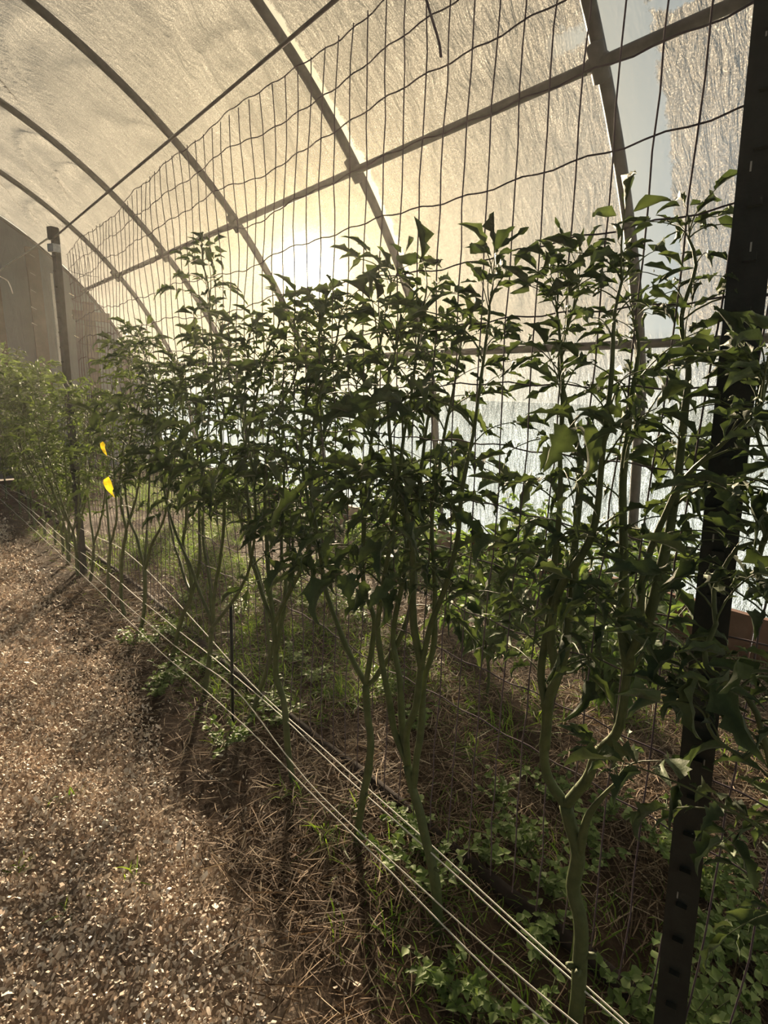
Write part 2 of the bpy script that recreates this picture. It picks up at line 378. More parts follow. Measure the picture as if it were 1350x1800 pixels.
# hoops
hoop_lab = ['nearest grey steel hoop, crossing the long purlin at the upper right',
            'second grey steel hoop from the viewer, crossing the purlin left of picture centre',
            'third grey steel hoop, running down to the glowing sun',
            'fourth grey steel hoop, reaching down behind the tall lone tomato top',
            'fifth grey steel hoop, last free one before the far end wall',
            'thin end hoop framing the grey far end wall']
PH, _ = profile(110, 0)
for k in range(6):
    y = Y0+k*S if k < 5 else YE-.02
    t = thing('arched_hoop', hoop_lab[k], 'hoop', (XG, y, 0), 'steel hoops of the tunnel')
    m = MB(); m.tube(np.stack([PH[:, 0], np.full(len(PH), y), PH[:, 1]], -1), .031 if k < 5 else .024, 12); m.build('bent_tube', M_steel, t)
    if k < 5:
        c = MB()
        a = math.atan2(ZP-ZC, XP-XC); pts = [(XC+(R-.03+q*.0)*math.cos(a+da), y, ZC+(R-.03)*math.sin(a+da)) for q, da in ((0, -.017), (0, .017))]
        c.tube(pts, .038, 12); c.tube([(XP-.03, y-.045, ZP-.03), (XP-.03, y+.045, ZP-.03)], .032, 12); c.build('cross_clamp', M_steel, t)
for sx, lab in ((1, 'long straight grey purlin pipe running across the hoops'), (-1, 'matching purlin pipe on the opposite roof side')):
    x = XP-.035 if sx > 0 else 2*XC-XP+.035
    m = MB(); m.tube([(x, yy, ZP-.035) for yy in np.linspace(YB+.05, YE, 12)], .025, 12)
    o = m.build('purlin_pipe', M_steel); tag(o, lab, 'pipe', 'purlins')
m = MB(); m.tube([(XL-.09, yy, 1.80) for yy in np.linspace(YB+.05, YE, 12)], .026, 10); o = m.build('side_rail', M_steel); tag(o, 'dark horizontal rail along the side wall at head height', 'rail')
# baseboards of the side wall
yb = YB+.1; k = 0
t = tag(bpy.data.objects.new('baseboard_right', None), 'reddish brown timber base boards along the foot of the side wall', 'base board', None, 'structure'); COL.objects.link(t)
while yb < YE-.2:
    ln = min(3.2, YE-.05-yb); m = MB(); m.box((XG-.075, yb+ln/2, .12), (.045, ln-.01, .30)); m.build('plank', M_board, t, False); yb += ln
t = tag(bpy.data.objects.new('baseboard_left', None), 'timber base board on the path side of the tunnel', 'base board', None, 'structure'); COL.objects.link(t)
m = MB(); m.box((2*XC-XG+.075, (YB+YE)/2, .12), (.045, YE-YB-.2, .30)); m.build('plank', M_board, t, False)

# far end wall framing
def stud(px0, px1, lab, ztop=None, y=YE-.07, m_=None, py=600):
    a, b = on_y(px0, py, y), on_y(px1, py, y); x = (a[0]+b[0])/2; w = abs(b[0]-a[0])
    zt = ZC+math.sqrt(max(.1, R*R-(abs(x-XC)+w/2+.03)**2))-.04 if ztop is None else ztop
    mm = MB(); mm.box((x, y, zt/2), (w, .07, zt)); o = mm.build('wall_stud', m_ or M_wood, None, False)
    return tag(o, lab, 'wooden stud', 'studs of the far end wall')
stud(-6, 12, 'brown wooden stud at the far left picture edge of the end wall')
stud(62, 84, 'broad brown wooden stud just left of the slim far post')
stud(152, 170, 'brown wooden stud right of the slim far post, under the cross board')
stud(212, 226, 'short brown wooden stud at the low right corner of the end wall')
a, b = on_y(128, 550, YE-.13), on_y(193, 562, YE-.13); m = MB(); m.box(((a[0]+b[0])/2, YE-.13, (a[2]+b[2])/2), (b[0]-a[0], .04, .14)); tag(m.build('cross_board', M_wood, None, False), 'short horizontal brown board nailed across the far end wall', 'board')
a, b = on_y(86, 480, YE-.13), on_y(93, 640, YE-.13); m = MB(); m.box((a[0]+.03, YE-.13, (a[2]+b[2])/2), (.035, .02, a[2]-b[2])); tag(m.build('lit_gap_strip', M_twine, None, False), 'thin pale strip standing in for light through a gap beside the broad end wall stud', 'strip')  # upright pale box imitating daylight that shows through a wall slit
for j, (px, py) in enumerate([(57, 450), (58, 482), (59, 512), (60, 542), (61, 570), (126, 518), (131, 556), (135, 592)]):
    p = on_y(px, py, YE-.10); m = MB(); c_, s_ = math.cos(.5), math.sin(.5)
    m.tube([p+(-.035, 0, .018), p, p+(.03, 0, -.014)], .006, 5)
    tag(m.build('staple_tie', M_twine), 'small white tie on the far end wall left of the slim post' if j < 5 else 'small white tie on the far end wall right of the slim post', 'tie', 'white ties on the end wall')

# ------------------------------------------------------------------ posts, cable, wire trellis, strings
def tpost(name, lab, foot, top, w, mt, knobs, down=.02):
    foot = np.array(foot, float); top = np.array(top, float); ax = (top-foot); Ln = np.linalg.norm(ax); ax /= Ln
    t = thing(name, lab, 'post', tuple(foot)); f = np.array([-1., -.25, 0]); f -= ax*(f@ax); f /= np.linalg.norm(f); s = np.cross(ax, f)
    Rm = np.stack([f, s, ax], -1)
    m = MB(); c = foot+ax*(Ln/2)
    m.box(c, (w*.16, w, Ln+down), 0, Rm); m.box(c-f*(w*.42), (w*.75, w*.16, Ln+down), 0, Rm); m.build('shaft', mt, t, False)
    zz = .15
    while zz < Ln-.03:
        kb = MB(); kb.box(foot+ax*zz+f*(w*.17), (w*.26, w*.34, w*.22), 0, Rm); kb.build('stud', mt, t, False); zz += knobs
    return t, foot, ax, Rm, Ln
b_ = np.array([ROW, .192, -.02]); tt = np.array([ROW, .325, 2.56])
t, foot, ax, Rm, Ln = tpost('metal_post', 'near black metal fence post rising through the full picture height at right', b_, tt, .052, M_post, .075)
for q in (.62, .75, .9, 1.3, 1.74, 1.85, 2.02):
    mk = MB(); mk.box(foot+ax*q+Rm[:, 0]*.0048+Rm[:, 1]*.012*math.sin(q*9), (.002, .0022, .013), 0, Rm); mk.build('paint_chip', M_mark, t, False)
p0, p1 = on_x(122, 750, ROW), on_x(92, 402, ROW); dirn = (p1-p0)/(p1[2]-p0[2]); foot = p0-dirn*p0[2]
t, foot, ax, Rm, Ln = tpost('metal_post', 'slim far metal post standing before the grey end wall', foot, p1, .052, M_farpost, .10)
m = MB(); m.box(foot+ax*(Ln-.12), (.05, .075, .05), 0, Rm); m.build('wire_clip', M_zinc, t, False)
m = MB(); m.box(foot+ax*(Ln-.03), (.045, .06, .08), 0, Rm); m.build('cap', M_post, t, False)
FY = float(p1[1])
# cable
cpts = [(ROW, .31, 2.47), (ROW, 1.5, 2.46), (ROW, 3.0, 2.455), (ROW, FY+.0, 2.45)]
m = MB(); m.tube(spline(cpts, .2), .0058, 6); tag(m.build('support_cable', M_cable), 'taut dark cable running over the trellis top from post to post', 'cable')
q0 = on_x(95, 432, ROW); q1 = np.array(on_x(60, 452, ROW)); q2 = on_x(-2, 478, ROW+.02); q3 = on_x(14, 495, ROW); q4 = on_x(22, 516, ROW)
m = MB(); m.tube(spline([(ROW-.035, FY, 2.44), q2, q3, q4], .1), .006, 5); tag(m.build('loose_twine', M_twine), 'loose white twine trailing off the slim far post to the picture edge', 'twine')
m = MB(); m.tube(spline([on_x(742, -25, ROW-.02), on_x(760, 35, ROW-.02), on_x(772, 75, ROW-.02), on_x(775, 100, ROW-.02)], .02), .0032, 6); tag(m.build('hanging_wire', M_wire), 'short loose end of wire hanging from above into the trellis', 'wire')
# trellis
tr = thing('wire_trellis', 'tall grid of thin welded wire stretched along the tomato row', 'wire mesh', (ROW+.02, .3, .3))
HZ = [2.41, 2.30, 2.19, 2.06, 1.922, 1.787, 1.652, 1.515, 1.38, 1.245, 1.11, .975, .84, .70]
def wob(y, z):
    k_ = .35+.65*min(1., max(0., (y-.6)/1.2))
    a, b = wob0(y, z); return a*k_, b*k_
def wob0(y, z): return .012*math.sin(y*3.1+z*4)+.006*math.sin(y*9+z*11), .010*math.sin(y*5.3+z*7)+.005*math.sin(y*13.1+z*3)
def topz(y): return float(np.interp(y, [-.6, 2.2, 2.9, 3.2, 3.6, 3.9, 4.25], [0, 0, -.02, -.06, -.03, -.05, -.10]))
for j, z in enumerate(HZ):
    P = []
    for y in np.arange(-.65, 4.26, .034):
        a, b = wob(y, z); f = math.sin(y/.0685*math.pi)*.0035
        P.append((ROW+.025+a, y, z+b+f+(topz(y) if j < 3 else 0)*(1-j*.25)))
    P = np.array(P)
    if j in (1, 3, 4, 5): # curls round at the far end
        P = np.vstack([P, [(ROW+.06, 4.28, P[-1][2]-.01), (ROW+.12, 4.26, P[-1][2]-.02), (ROW+.2, 4.2, P[-1][2]-.03)]])
    m = MB(); m.tube(P, .0017, 5); m.build('horizontal_wire', M_wire, tr)
y = -.62; q = 0
while y < 4.27:
    P = []
    for z in np.linspace(HZ[0]+topz(y), .28, 26):
        a, b = wob(y, z); P.append((ROW+.0235+a, y+.004*math.sin(z*5+y*7)+.002*rng.normal(), z))
    m = MB(); m.tube(P, .0017, 5); m.build('vertical_wire', M_wire, tr); y += .0672; q += 1
for dy, dx in ((.0, .03), (.012, .05), (.03, .07), (-.02, .09), (.02, .12)):
    m = MB(); m.tube([(ROW+.02+dx+.02*math.sin(z*3), 4.24+dy, z) for z in np.linspace(2.33, .9, 20)], .0017, 5); m.build('vertical_wire', M_wire, tr)
# strings along the row
strs = [(.99, [(1165, 1856), (1103, 1800), (600, 1344), (492, 1250), (407, 1165), (296, 1042), (218, 968), (144, 930), (60, 880), (-10, 846)], 'uppermost white string, on the wall side of the tomato stems'),
        (.975, [(1160, 1862), (1092, 1800), (600, 1358), (492, 1257), (407, 1183), (255, 1061), (185, 1002), (122, 955), (50, 893), (-10, 852)], 'second white string from the top, running just under the uppermost one'),
        (.925, [(1150, 1915), (1014, 1800), (600, 1433), (500, 1324), (411, 1209), (318, 1143), (211, 1053), (96, 946), (40, 890), (-10, 842)], 'white string that bends at the thin dark stake'),
        (.88, [(1140, 1960), (964, 1800), (600, 1446), (485, 1332), (407, 1254), (259, 1124), (159, 1024), (59, 931), (-10, 868)], 'lowest white string, nearest the wood chip path')]
for X_, pts, lab in strs:
    P = spline([np.array([ROW, .19, float(on_x(*pts[0], X_)[2])])]+[on_x(a, b, X_) for a, b in pts[1:]], .08)
    P[:, 2] = np.maximum(P[:, 2]+.002*np.sin(P[:, 1]*9), .035); m = MB()
    m.tube(P, .0021, 5); tag(m.build('white_string', M_twine), lab, 'string', 'white strings along the tomato row')
# drip hose
P = np.array([(1.20+.012*math.sin(y*2.1), y, .012+float(gz(1.2, y))) for y in np.arange(-.6, 9.0, .12)])
m = MB(); m.tube(P, .024, 10); tag(m.build('drip_hose', M_hose), 'dark round hose lying on the ground along the tomato row', 'hose')

# ------------------------------------------------------------------ leaves
def leaflet(l, wfac, fold, curl, twist, nst, lobe, r):
    t = np.linspace(0, 1, nst)
    w = l*wfac*np.sin(np.pi*np.clip(t, 0, 1)**.72)**.85*(1-.25*t)
    ser = 1+lobe*np.where(np.arange(nst) % 2 == 0, -1, 1)*np.sin(np.pi*t)
    wl = w*ser*(1+.15*r.normal(size=nst)); wr = w*ser*(1+.15*r.normal(size=nst)); wl[-1] = wr[-1] = .0004; wl[0] = wr[0] = .001
    ang = curl*t**1.3; dx = np.cos(ang)/(nst-1)*l; dz = -np.sin(ang)/(nst-1)*l
    x = np.concatenate([[0], np.cumsum(dx[1:])]); z = np.concatenate([[0], np.cumsum(dz[1:])])
    f = fold*(1+.3*np.sin(t*9+r.random()*6)); tw = twist*t
    rows = []
    for sgn, ww in ((-1, wl), (-.55, wl), (0, w*0), (.55, wr), (1, wr)):
        a = f if abs(sgn) < .9 else f*1.45
        yy = np.sign(sgn)*ww*abs(sgn)*np.cos(a); zz = ww*abs(sgn)*np.sin(a)
        y2 = yy*np.cos(tw)-zz*np.sin(tw); z2 = yy*np.sin(tw)+zz*np.cos(tw)
        rows.append(np.stack([x+z2*np.sin(ang)*.8, y2, z+z2*np.cos(ang)], -1))
    V = np.stack(rows, 1).reshape(-1, 3)
    i = (np.arange(nst-1)[:, None]*5+np.arange(4)[None]).ravel()
    return V, np.stack([i, i+1, i+6, i+5], -1)
def rot_from(d, up):
    d = d/np.linalg.norm(d); y = np.cross(up, d); ny = np.linalg.norm(y)
    if ny < 1e-5: y = np.array([0, 1., 0]); ny = 1
    y /= ny; return np.stack([d, y, np.cross(d, y)], -1)
def comp_leaf(L, pairs, lsize, r, nst=7, fold=.7, curl=1.0, lobe=.22, small=True):
    t = np.linspace(0, 1, 7); a0 = r.uniform(.25, .6); dr = r.uniform(.35, .85); sw = r.normal()*.15
    C = np.stack([L*t, L*sw*t*t, L*(a0*t-dr*t*t)], -1)
    mb = MB(); mb.add(*tube(C, np.linspace(.0026, .0012, 7)*(L/.2)**.5, 4), 1)
    def at(s): 
        k = min(int(s*6), 5); f = s*6-k; return C[k]*(1-f)+C[k+1]*f, (C[k+1]-C[k])/np.linalg.norm(C[k+1]-C[k])
    ts = np.linspace(.38, .88, pairs) if pairs > 1 else [.6]
    spots = [(1.0, 0, 1.15)]
    for q in ts:
        for sg in (-1, 1): spots.append((q+r.normal()*.02, sg, .62+.3*q+r.normal()*.08))
    if small:
        for q in (.3, .52, .76): spots.append((q, r.choice([-1, 1]), .28))
    for s, sg, k in spots:
        p, d = at(min(s, 1)); th = sg*r.uniform(.9, 1.35); c, s2 = math.cos(th), math.sin(th)
        dd = np.array([d[0]*c-d[1]*s2, d[0]*s2+d[1]*c, d[2]*.5+r.normal()*.18])
        up = np.array([r.normal()*.3, r.normal()*.3, 1.])
        V, F = leaflet(lsize*k*r.uniform(.85, 1.15), .26*r.uniform(.7, 1.2), fold*r.uniform(.5, 1.4), curl*r.uniform(.3, 1.5), r.normal()*.5, nst, lobe, r)
        Rm = rot_from(dd, up); off = dd/np.linalg.norm(dd)*(.012*abs(sg))
        mb.add(V@Rm.T+p+off, F, 0)
    return np.concatenate(mb.V), np.concatenate(mb.F), np.concatenate(mb.M)
_r = np.random.default_rng(77)
LT_BIG = [comp_leaf(.23, _r.choice([2, 3]), .104, _r, 11, .80, 1.3, .26) for _ in range(18)]
LT_MID = [comp_leaf(.18, 2, .085, _r, 9, .95, 1.2, .24) for _ in range(16)]
LT_TIP = [comp_leaf(.10, 2, .062, _r, 7, 1.0, .8, .20, False) for _ in range(12)]
LT_FINE = [comp_leaf(.17, 3, .052, _r, 5, .8, 1.0, .0, False) for _ in range(12)]
def place(mb, tmpl, p, az, el, s, r, roll=None):
    V, F, M = tmpl; roll = r.normal()*.35 if roll is None else roll
    Rm = np.array(Matrix.Rotation(az, 3, 'Z') @ Matrix.Rotation(-el, 3, 'Y') @ Matrix.Rotation(roll, 3, 'X'))
    mb.add((V*s)@Rm.T+p, F, M)
def leaves_on(mb, P, r, z0, dens=.062, big=1.0, fine=False, tipn=5):
    seg = np.linalg.norm(np.diff(P, axis=0), axis=1); s = np.concatenate([[0], np.cumsum(seg)]); Ltot = s[-1]
    pos = .02; az = r.uniform(0, 6.28)
    while pos < Ltot:
        p = np.array([np.interp(pos, s, P[:, k]) for k in range(3)])
        rem = Ltot-pos
        if p[2] > z0+r.normal()*.07:
            if rem > .22:
                tm = (LT_FINE if fine else (LT_BIG if r.random() < .55 else LT_MID)); tm = tm[r.integers(len(tm))]
                place(mb, tm, p, az, r.uniform(-.1, .75), big*r.uniform(.65, 1.12), r)
            else:
                tm = LT_MID[r.integers(len(LT_MID))] if rem > .1 else LT_TIP[r.integers(len(LT_TIP))]
                place(mb, tm, p, az, r.uniform(.4, 1.05), big*r.uniform(.6, .95), r)
        az += 2.4+r.normal()*.4; pos += dens*r.uniform(.7, 1.4)*(.90 if rem > .2 else .58)
    for k in range(tipn):
        place(mb, LT_TIP[r.integers(len(LT_TIP))], P[-1], r.uniform(0, 6.28), r.uniform(.5, 1.4), big*r.uniform(.7, 1.25), r)
def stem_tube(P, r0, r1, r):
    P = spline(P, .018); n = len(P); t = np.linspace(0, 1, n); rad = r0+(r1-r0)*t
    kn = np.clip(smoothnoise(np.arange(n)*.22+r.random()*90, np.zeros(n), 3), .15, 1)
    rad = rad*(1+.22*kn)
    P = P+np.stack([.0035*smoothnoise(np.arange(n)*.2, np.full(n, 5.+r.random()*50), k) for k in (1, 2, 3)], -1)*np.minimum(1, np.arange(n)/6)[:, None]
    return P, rad
def plant_from(label, trunk, branches, r, z0=.85, r0=.013, dens=.062, big=1.0, fine=False, leafm=None, group='tomato plants in the trellised row', tipn=5, extra=None):
    """trunk: (n,3) ; branches: list of (n,3), all world coordinates"""
    base = np.array(trunk[0]); t = thing('tomato_plant', label, 'plant', (base[0], base[1], 0.), group)
    P, rad = stem_tube(trunk, r0, r0*.85, r); m = MB(); m.tube(P, rad, 9)
    for q in range(3):                                    # pruned leaf stubs
        k = r.integers(len(P)//4, max(len(P)//4+1, len(P)-2)); an = r.uniform(0, 6.28); d = np.array([math.cos(an), math.sin(an), .4])
        m.tube([P[k], P[k]+d*rad[k]*1.5, P[k]+d*rad[k]*1.9], [rad[k]*.5, rad[k]*.42, rad[k]*.38], 6)
    m.build('stem', M_stem, t)
    fo = MB()
    for bi, b in enumerate(branches):
        b = b.copy()
        if not fine: b[-1] = b[-2]*.3+b[-1]*.7
        rb = r0*.74 if len(b) > 3 else r0*.6
        P, rad = stem_tube(b, rb*.92, .0022, r); m = MB(); m.tube(P, rad, 8); m.build('branch', M_stem, t)
        leaves_on(fo, P, r, z0, dens, big, fine, tipn)
    if extra: extra(fo, r)
    fo.build('foliage', [leafm or M_leaf, M_stem], t)
    return t
def px_line(pts, x0=ROW, x1=None):
    n = len(pts); x1 = x0 if x1 is None else x1
    return np.array([on_x(p[0], p[1], x0+(x1-x0)*(i/max(1, n-1))) for i, p in enumerate(pts)])
def cont(parent, k, pts, x1):
    """branch starting at point k of parent, then pixel points drifting to plane x1"""
    s = parent[k]; n = len(pts)
    return np.vstack([s]+[on_x(p[0], p[1], s[0]+(x1-s[0])*((i+1)/n)) for i, p in enumerate(pts)])
def fixbase(a): a = a.copy(); a[0, 2] = float(gz(a[0, 0], a[0, 1]))-.01; return a

R_ = lambda s: np.random.default_rng(s)
# A: big forked plant beside the near post
T = fixbase(px_line([(1016, 1795), (1018, 1700), (1022, 1620), (1006, 1560), (1018, 1500), (1005, 1450), (995, 1415)]))
l1 = cont(T, -1, [(965, 1370), (957, 1313), (958, 1243)], ROW-.02)
r1 = cont(T, -1, [(1030, 1368), (1048, 1328), (1085, 1292), (1098, 1240), (1105, 1172)], ROW-.03)
br = [np.vstack([l1, cont(l1, -1, [(950, 1183), (961, 1110), (970, 1040), (974, 980), (980, 920), (985, 800), (990, 700), (985, 600), (975, 520)], ROW-.04)[1:]]),
      cont(l1, -1, [(975, 1200), (992, 1150), (1000, 1100), (1009, 1035), (1010, 960), (1018, 850), (1010, 770), (985, 650), (1000, 560), (1020, 500)], ROW+.02),
      cont(l1, -2, [(965, 1230), (975, 1180), (968, 1120), (985, 1040), (1040, 940), (1060, 800), (1075, 650), (1085, 540), (1100, 470)], ROW-.10),
      np.vstack([r1, cont(r1, -1, [(1125, 1110), (1128, 1040), (1140, 985), (1165, 910), (1200, 840), (1280, 770), (1370, 690)], ROW-.14)[1:]]),
      cont(r1, -1, [(1096, 1100), (1097, 1000), (1095, 850), (1110, 720), (1120, 620), (1110, 540)], ROW+.04),
      cont(r1, -1, [(1135, 1110), (1165, 1000), (1182, 900), (1195, 780), (1212, 650), (1200, 560), (1222, 470), (1205, 400)], ROW+.03),
      cont(T, -3, [(1032, 1438), (1060, 1400), (1098, 1362)], ROW-.03)]
plant_from('large tomato plant with a thick low fork, left of the near black post', T, br, R_(1), .92, .0165, .058, .88)
# B
T = fixbase(px_line([(775, 1675), (770, 1640), (766, 1560), (748, 1480), (738, 1430), (726, 1387), (717, 1346)]))
rm = cont(T, -1, [(715, 1287), (733, 1243), (741, 1176)], ROW-.01)
br = [cont(T, -1, [(696, 1287), (681, 1213), (669, 1146), (665, 1091), (676, 1017), (689, 943), (696, 869), (708, 780), (722, 690), (735, 600), (742, 520)], ROW-.04),
      cont(T, -1, [(707, 1294), (704, 1202), (691, 1117), (707, 1035), (716, 960), (735, 860), (750, 760), (762, 660), (770, 580)], ROW+.07),
      np.vstack([rm, cont(rm, -1, [(756, 1102), (781, 1035), (804, 943), (812, 860), (830, 760), (846, 660), (860, 570), (862, 520)], ROW-.03)[1:]]),
      cont(T, -2, [(739, 1290), (745, 1200), (759, 1146), (765, 1040), (760, 920), (775, 800), (800, 680), (815, 590)], ROW+.05),
      cont(rm, -1, [(728, 1090), (725, 1010), (722, 930), (690, 800), (680, 700), (700, 580)], ROW-.10)]
plant_from('tomato plant with a stem split into four upright branches, second from near post', T, br, R_(2), .93, .0145, .052)
# C
T = fixbase(px_line([(622, 1520), (626, 1495), (632, 1440), (645, 1370), (650, 1300), (646, 1255), (643, 1202)]))
br = [cont(T, -1, [(622, 1165), (600, 1117), (574, 1043), (563, 980), (552, 900), (545, 810), (560, 700), (590, 600), (600, 545)], ROW-.05),
      cont(T, -1, [(648, 1165), (656, 1091), (641, 1035), (637, 961), (645, 850), (655, 740), (665, 640), (680, 540), (690, 490)], ROW+.02),
      cont(T, -1, [(657, 1195), (689, 1146), (719, 1080), (730, 990), (700, 880), (640, 760), (620, 640)], ROW+.11)]
plant_from('tomato plant with a long arm leaning left at mid height, third from the near post', T, br, R_(3), .93, .0125, .046)
# D
T = fixbase(px_line([(518, 1403), (516, 1375), (507, 1320), (500, 1240), (486, 1190), (485, 1150), (482, 1097)]))
br = [cont(T, -1, [(474, 1080), (452, 1017), (441, 968), (438, 900), (430, 800), (450, 700), (470, 620), (500, 545)], ROW-.04),
      cont(T, -1, [(475, 1040), (469, 961), (465, 860), (475, 750), (520, 660), (525, 540)], ROW+.05),
      cont(T, -1, [(493, 1072), (515, 1028), (541, 968), (545, 900), (530, 800), (540, 700), (570, 600), (560, 560)], ROW+.02),
      cont(T, -2, [(497, 1080), (502, 1020), (495, 960), (500, 850), (490, 740), (500, 640)], ROW+.12)]
plant_from('tomato plant fanning out from a knotted stem, right of the thin dark stake', T, br, R_(4), .95, .012, .043)
# E
T = fixbase(px_line([(435, 1291), (445, 1250), (457, 1215), (474, 1157), (485, 1120)], ROW+.06))
br = [cont(T, -1, [(500, 1060), (515, 1000), (520, 900), (560, 800), (600, 700)], ROW+.16), cont(T, -2, [(470, 1100), (455, 1010), (420, 900), (400, 760), (380, 640), (390, 560)], ROW+.12)]
plant_from('slanting tomato plant half hidden behind the branch fan', T, br, R_(5), .95, .0095, .046)
# F
T = fixbase(px_line([(360, 1230), (362, 1200), (367, 1157), (374, 1102)]))
br = [cont(T, -1, [(400, 1068), (426, 1028), (441, 990), (450, 900), (440, 800), (430, 700), (440, 600)], ROW-.04),
      cont(T, -1, [(366, 1076), (350, 1035), (333, 991), (310, 940), (294, 890), (278, 787), (276, 700), (262, 640), (240, 600)], ROW-.05),
      cont(T, -1, [(376, 1046), (385, 990), (393, 909), (390, 800), (380, 680), (372, 590), (366, 500), (352, 450)], ROW+.0),
      cont(T, -1, [(370, 1040), (357, 935), (357, 861), (345, 740), (330, 660)], ROW+.10)]
plant_from('tomato plant carrying the tall lone top that stands above the foliage', T, br, R_(6), .95, .012, .044)
# G
T = fixbase(px_line([(302, 1180), (304, 1150), (311, 1120), (322, 1083), (337, 1046), (336, 1010)]))
br = [cont(T, -1, [(322, 957), (326, 917), (330, 820), (320, 720), (315, 640)], ROW), cont(T, -2, [(352, 990), (350, 900), (362, 800), (370, 700), (400, 620)], ROW+.09), cont(T, -2, [(320, 1000), (300, 930), (290, 830), (280, 740)], ROW+.14)]
plant_from('crooked tomato plant with a kinked stem left of the tall lone top', T, br, R_(7), .95, .0115, .046)
# H
T = fixbase(px_line([(246, 1126), (250, 1095), (254, 1065), (255, 1002)]))
br = [cont(T, -1, [(241, 950), (222, 887), (222, 817), (235, 740), (255, 660), (215, 600)], ROW-.03), cont(T, -1, [(267, 957), (289, 909), (300, 820), (305, 720), (330, 640)], ROW+.03), cont(T, -1, [(258, 940), (262, 850), (270, 760), (290, 680)], ROW+.1)]
plant_from('tomato plant with a narrow high V fork, two left of the tall lone top', T, br, R_(8), .95, .0115, .046)
# I J K L M
for (pts, brs, lab, sd_) in [
    ([(221, 1094), (213, 1046), (215, 980), (222, 931)], [[(212, 880), (214, 800), (230, 700), (225, 640)], [(235, 890), (252, 800), (265, 700)]], 'slim straight tomato plant under the lower yellow leaf, to its right', 9),
    ([(193, 1069), (190, 1010), (194, 957)], [[(205, 909), (200, 820), (190, 720), (210, 650)], [(188, 890), (180, 790), (170, 700)]], 'tomato plant standing directly below the lower yellow leaf', 10),
    ([(160, 1046), (162, 1000), (165, 957)], [[(181, 898), (190, 820), (200, 720)], [(158, 900), (150, 800), (160, 720)]], 'tomato plant just left of the one below the lower yellow leaf', 12),
    ([(139, 1020), (138, 970), (139, 930)], [[(137, 880), (140, 800), (130, 700)], [(150, 880), (160, 800)]], 'thin tomato plant right of the foot of the slim far post', 13),
    ([(122, 992), (121, 950), (120, 915)], [[(118, 860), (112, 780), (118, 700)], [(128, 860), (136, 780)]], 'thin tomato plant in front of the foot of the slim far post', 14)]:
    T = fixbase(px_line(pts)); plant_from(lab, T, [cont(T, -1, b, ROW+(.04 if q else -.03)) for q, b in enumerate(brs)], R_(sd_), .85, .011, .05, 1.0, True, M_leaf2)
# far plants of the row
far_lab = ['first bushy young tomato plant left of the slim far post', 'second bushy young tomato plant left of the slim far post', 'third bushy young tomato plant left of the slim far post',
           'fourth bushy young tomato plant left of the slim far post', 'fifth bushy young tomato plant left of the slim far post', 'sixth bushy young tomato plant left of the slim far post',
           'seventh bushy young tomato plant left of the slim far post', 'eighth bushy young tomato plant left of the slim far post', 'ninth bushy young tomato plant left of the slim far post', 'farthest bushy young tomato plant of the row, at the left picture edge']
for k, y in enumerate([4.62, 4.98, 5.35, 5.72, 6.1, 6.5, 6.95, 7.4, 7.95, 8.5]):
    r = R_(100+k); x = ROW+r.normal()*.03; top = [1.35, 1.45, 1.5, 1.6, 1.66, 1.7, 1.68, 1.72, 1.7, 1.72][k]
    T = np.array([(x, y, float(gz(x, y))-.01), (x+.01, y+.02, .2), (x, y, .38)])
    br = []
    for q in range(5):
        a = r.uniform(0, 6.28); sp = r.uniform(.1, .24)
        br.append(np.array([T[-1], T[-1]+[sp*.5*math.cos(a), sp*.5*math.sin(a), .22], T[-1]+[sp*math.cos(a), sp*math.sin(a), .55], [x+sp*1.1*math.cos(a), y+sp*1.1*math.sin(a), top*r.uniform(.8, 1.02)]]))
    plant_from(far_lab[k], T, br, r, .48, .011, .042, 1.05, True, M_leaf2)
# plant whose foot is off the right picture edge
r = R_(50); x, y = .86, -.02
T = np.array([(x, y, 0.), (x+.01, y+.01, .2), (x+.02, y+.02, .42)])
def px3(l, xa, xb): return np.array([on_x(p[0], p[1], xa+(xb-xa)*i/(len(l)-1)) for i, p in enumerate(l)])
br = [np.vstack([T[-1], px3([(1350, 1320), (1245, 1170), (1262, 1100), (1258, 1040), (1300, 960), (1370, 950)], .80, .84)]),
      np.vstack([T[-1], px3([(1400, 1260), (1370, 1100), (1330, 1000), (1380, 860), (1350, 760), (1320, 690)], .84, .88)]),
      np.vstack([T[-1], px3([(1390, 1360), (1310, 1330), (1255, 1290), (1235, 1250)], .82, .80)]),
      np.vstack([T[-1], px3([(1400, 1100), (1380, 900), (1330, 760), (1340, 640)], .90, .95)])]
plant_from('leafy tomato plant at the right picture edge, in front of the near black post', T, br, r, .75, .012, .062, .80)

# two yellowed leaves
for (px, py, s, lab) in ((181, 790, .05, 'small upper yellowed tomato leaf among the far foliage'), (191, 852, .075, 'larger lower yellowed tomato leaf hanging among the far foliage')):
    p = on_x(px, py-14, ROW-.22); r = R_(int(px)); V, F = leaflet(s*1.6, .34, .25, .3, .3, 8, .12, r)
    Rm = rot_from(np.array([.1, .15, -1.]), np.array([-1., -.5, .1])); m = MB(); m.add(V@Rm.T+p, F)
    tag(m.build('yellow_leaf', M_yellow), lab, 'leaf', 'yellowed leaves')
# thin dark stake by plant F
a, b = on_x(409, 1263, ROW+.0), on_x(406, 1062, ROW+.0); a[2] = 0
m = MB(); m.tube([a, (a+b)/2, b], .007, 7); tag(m.build('thin_stake', M_post), 'thin dark stake pushed into the bed between two tomato plants', 'stake')

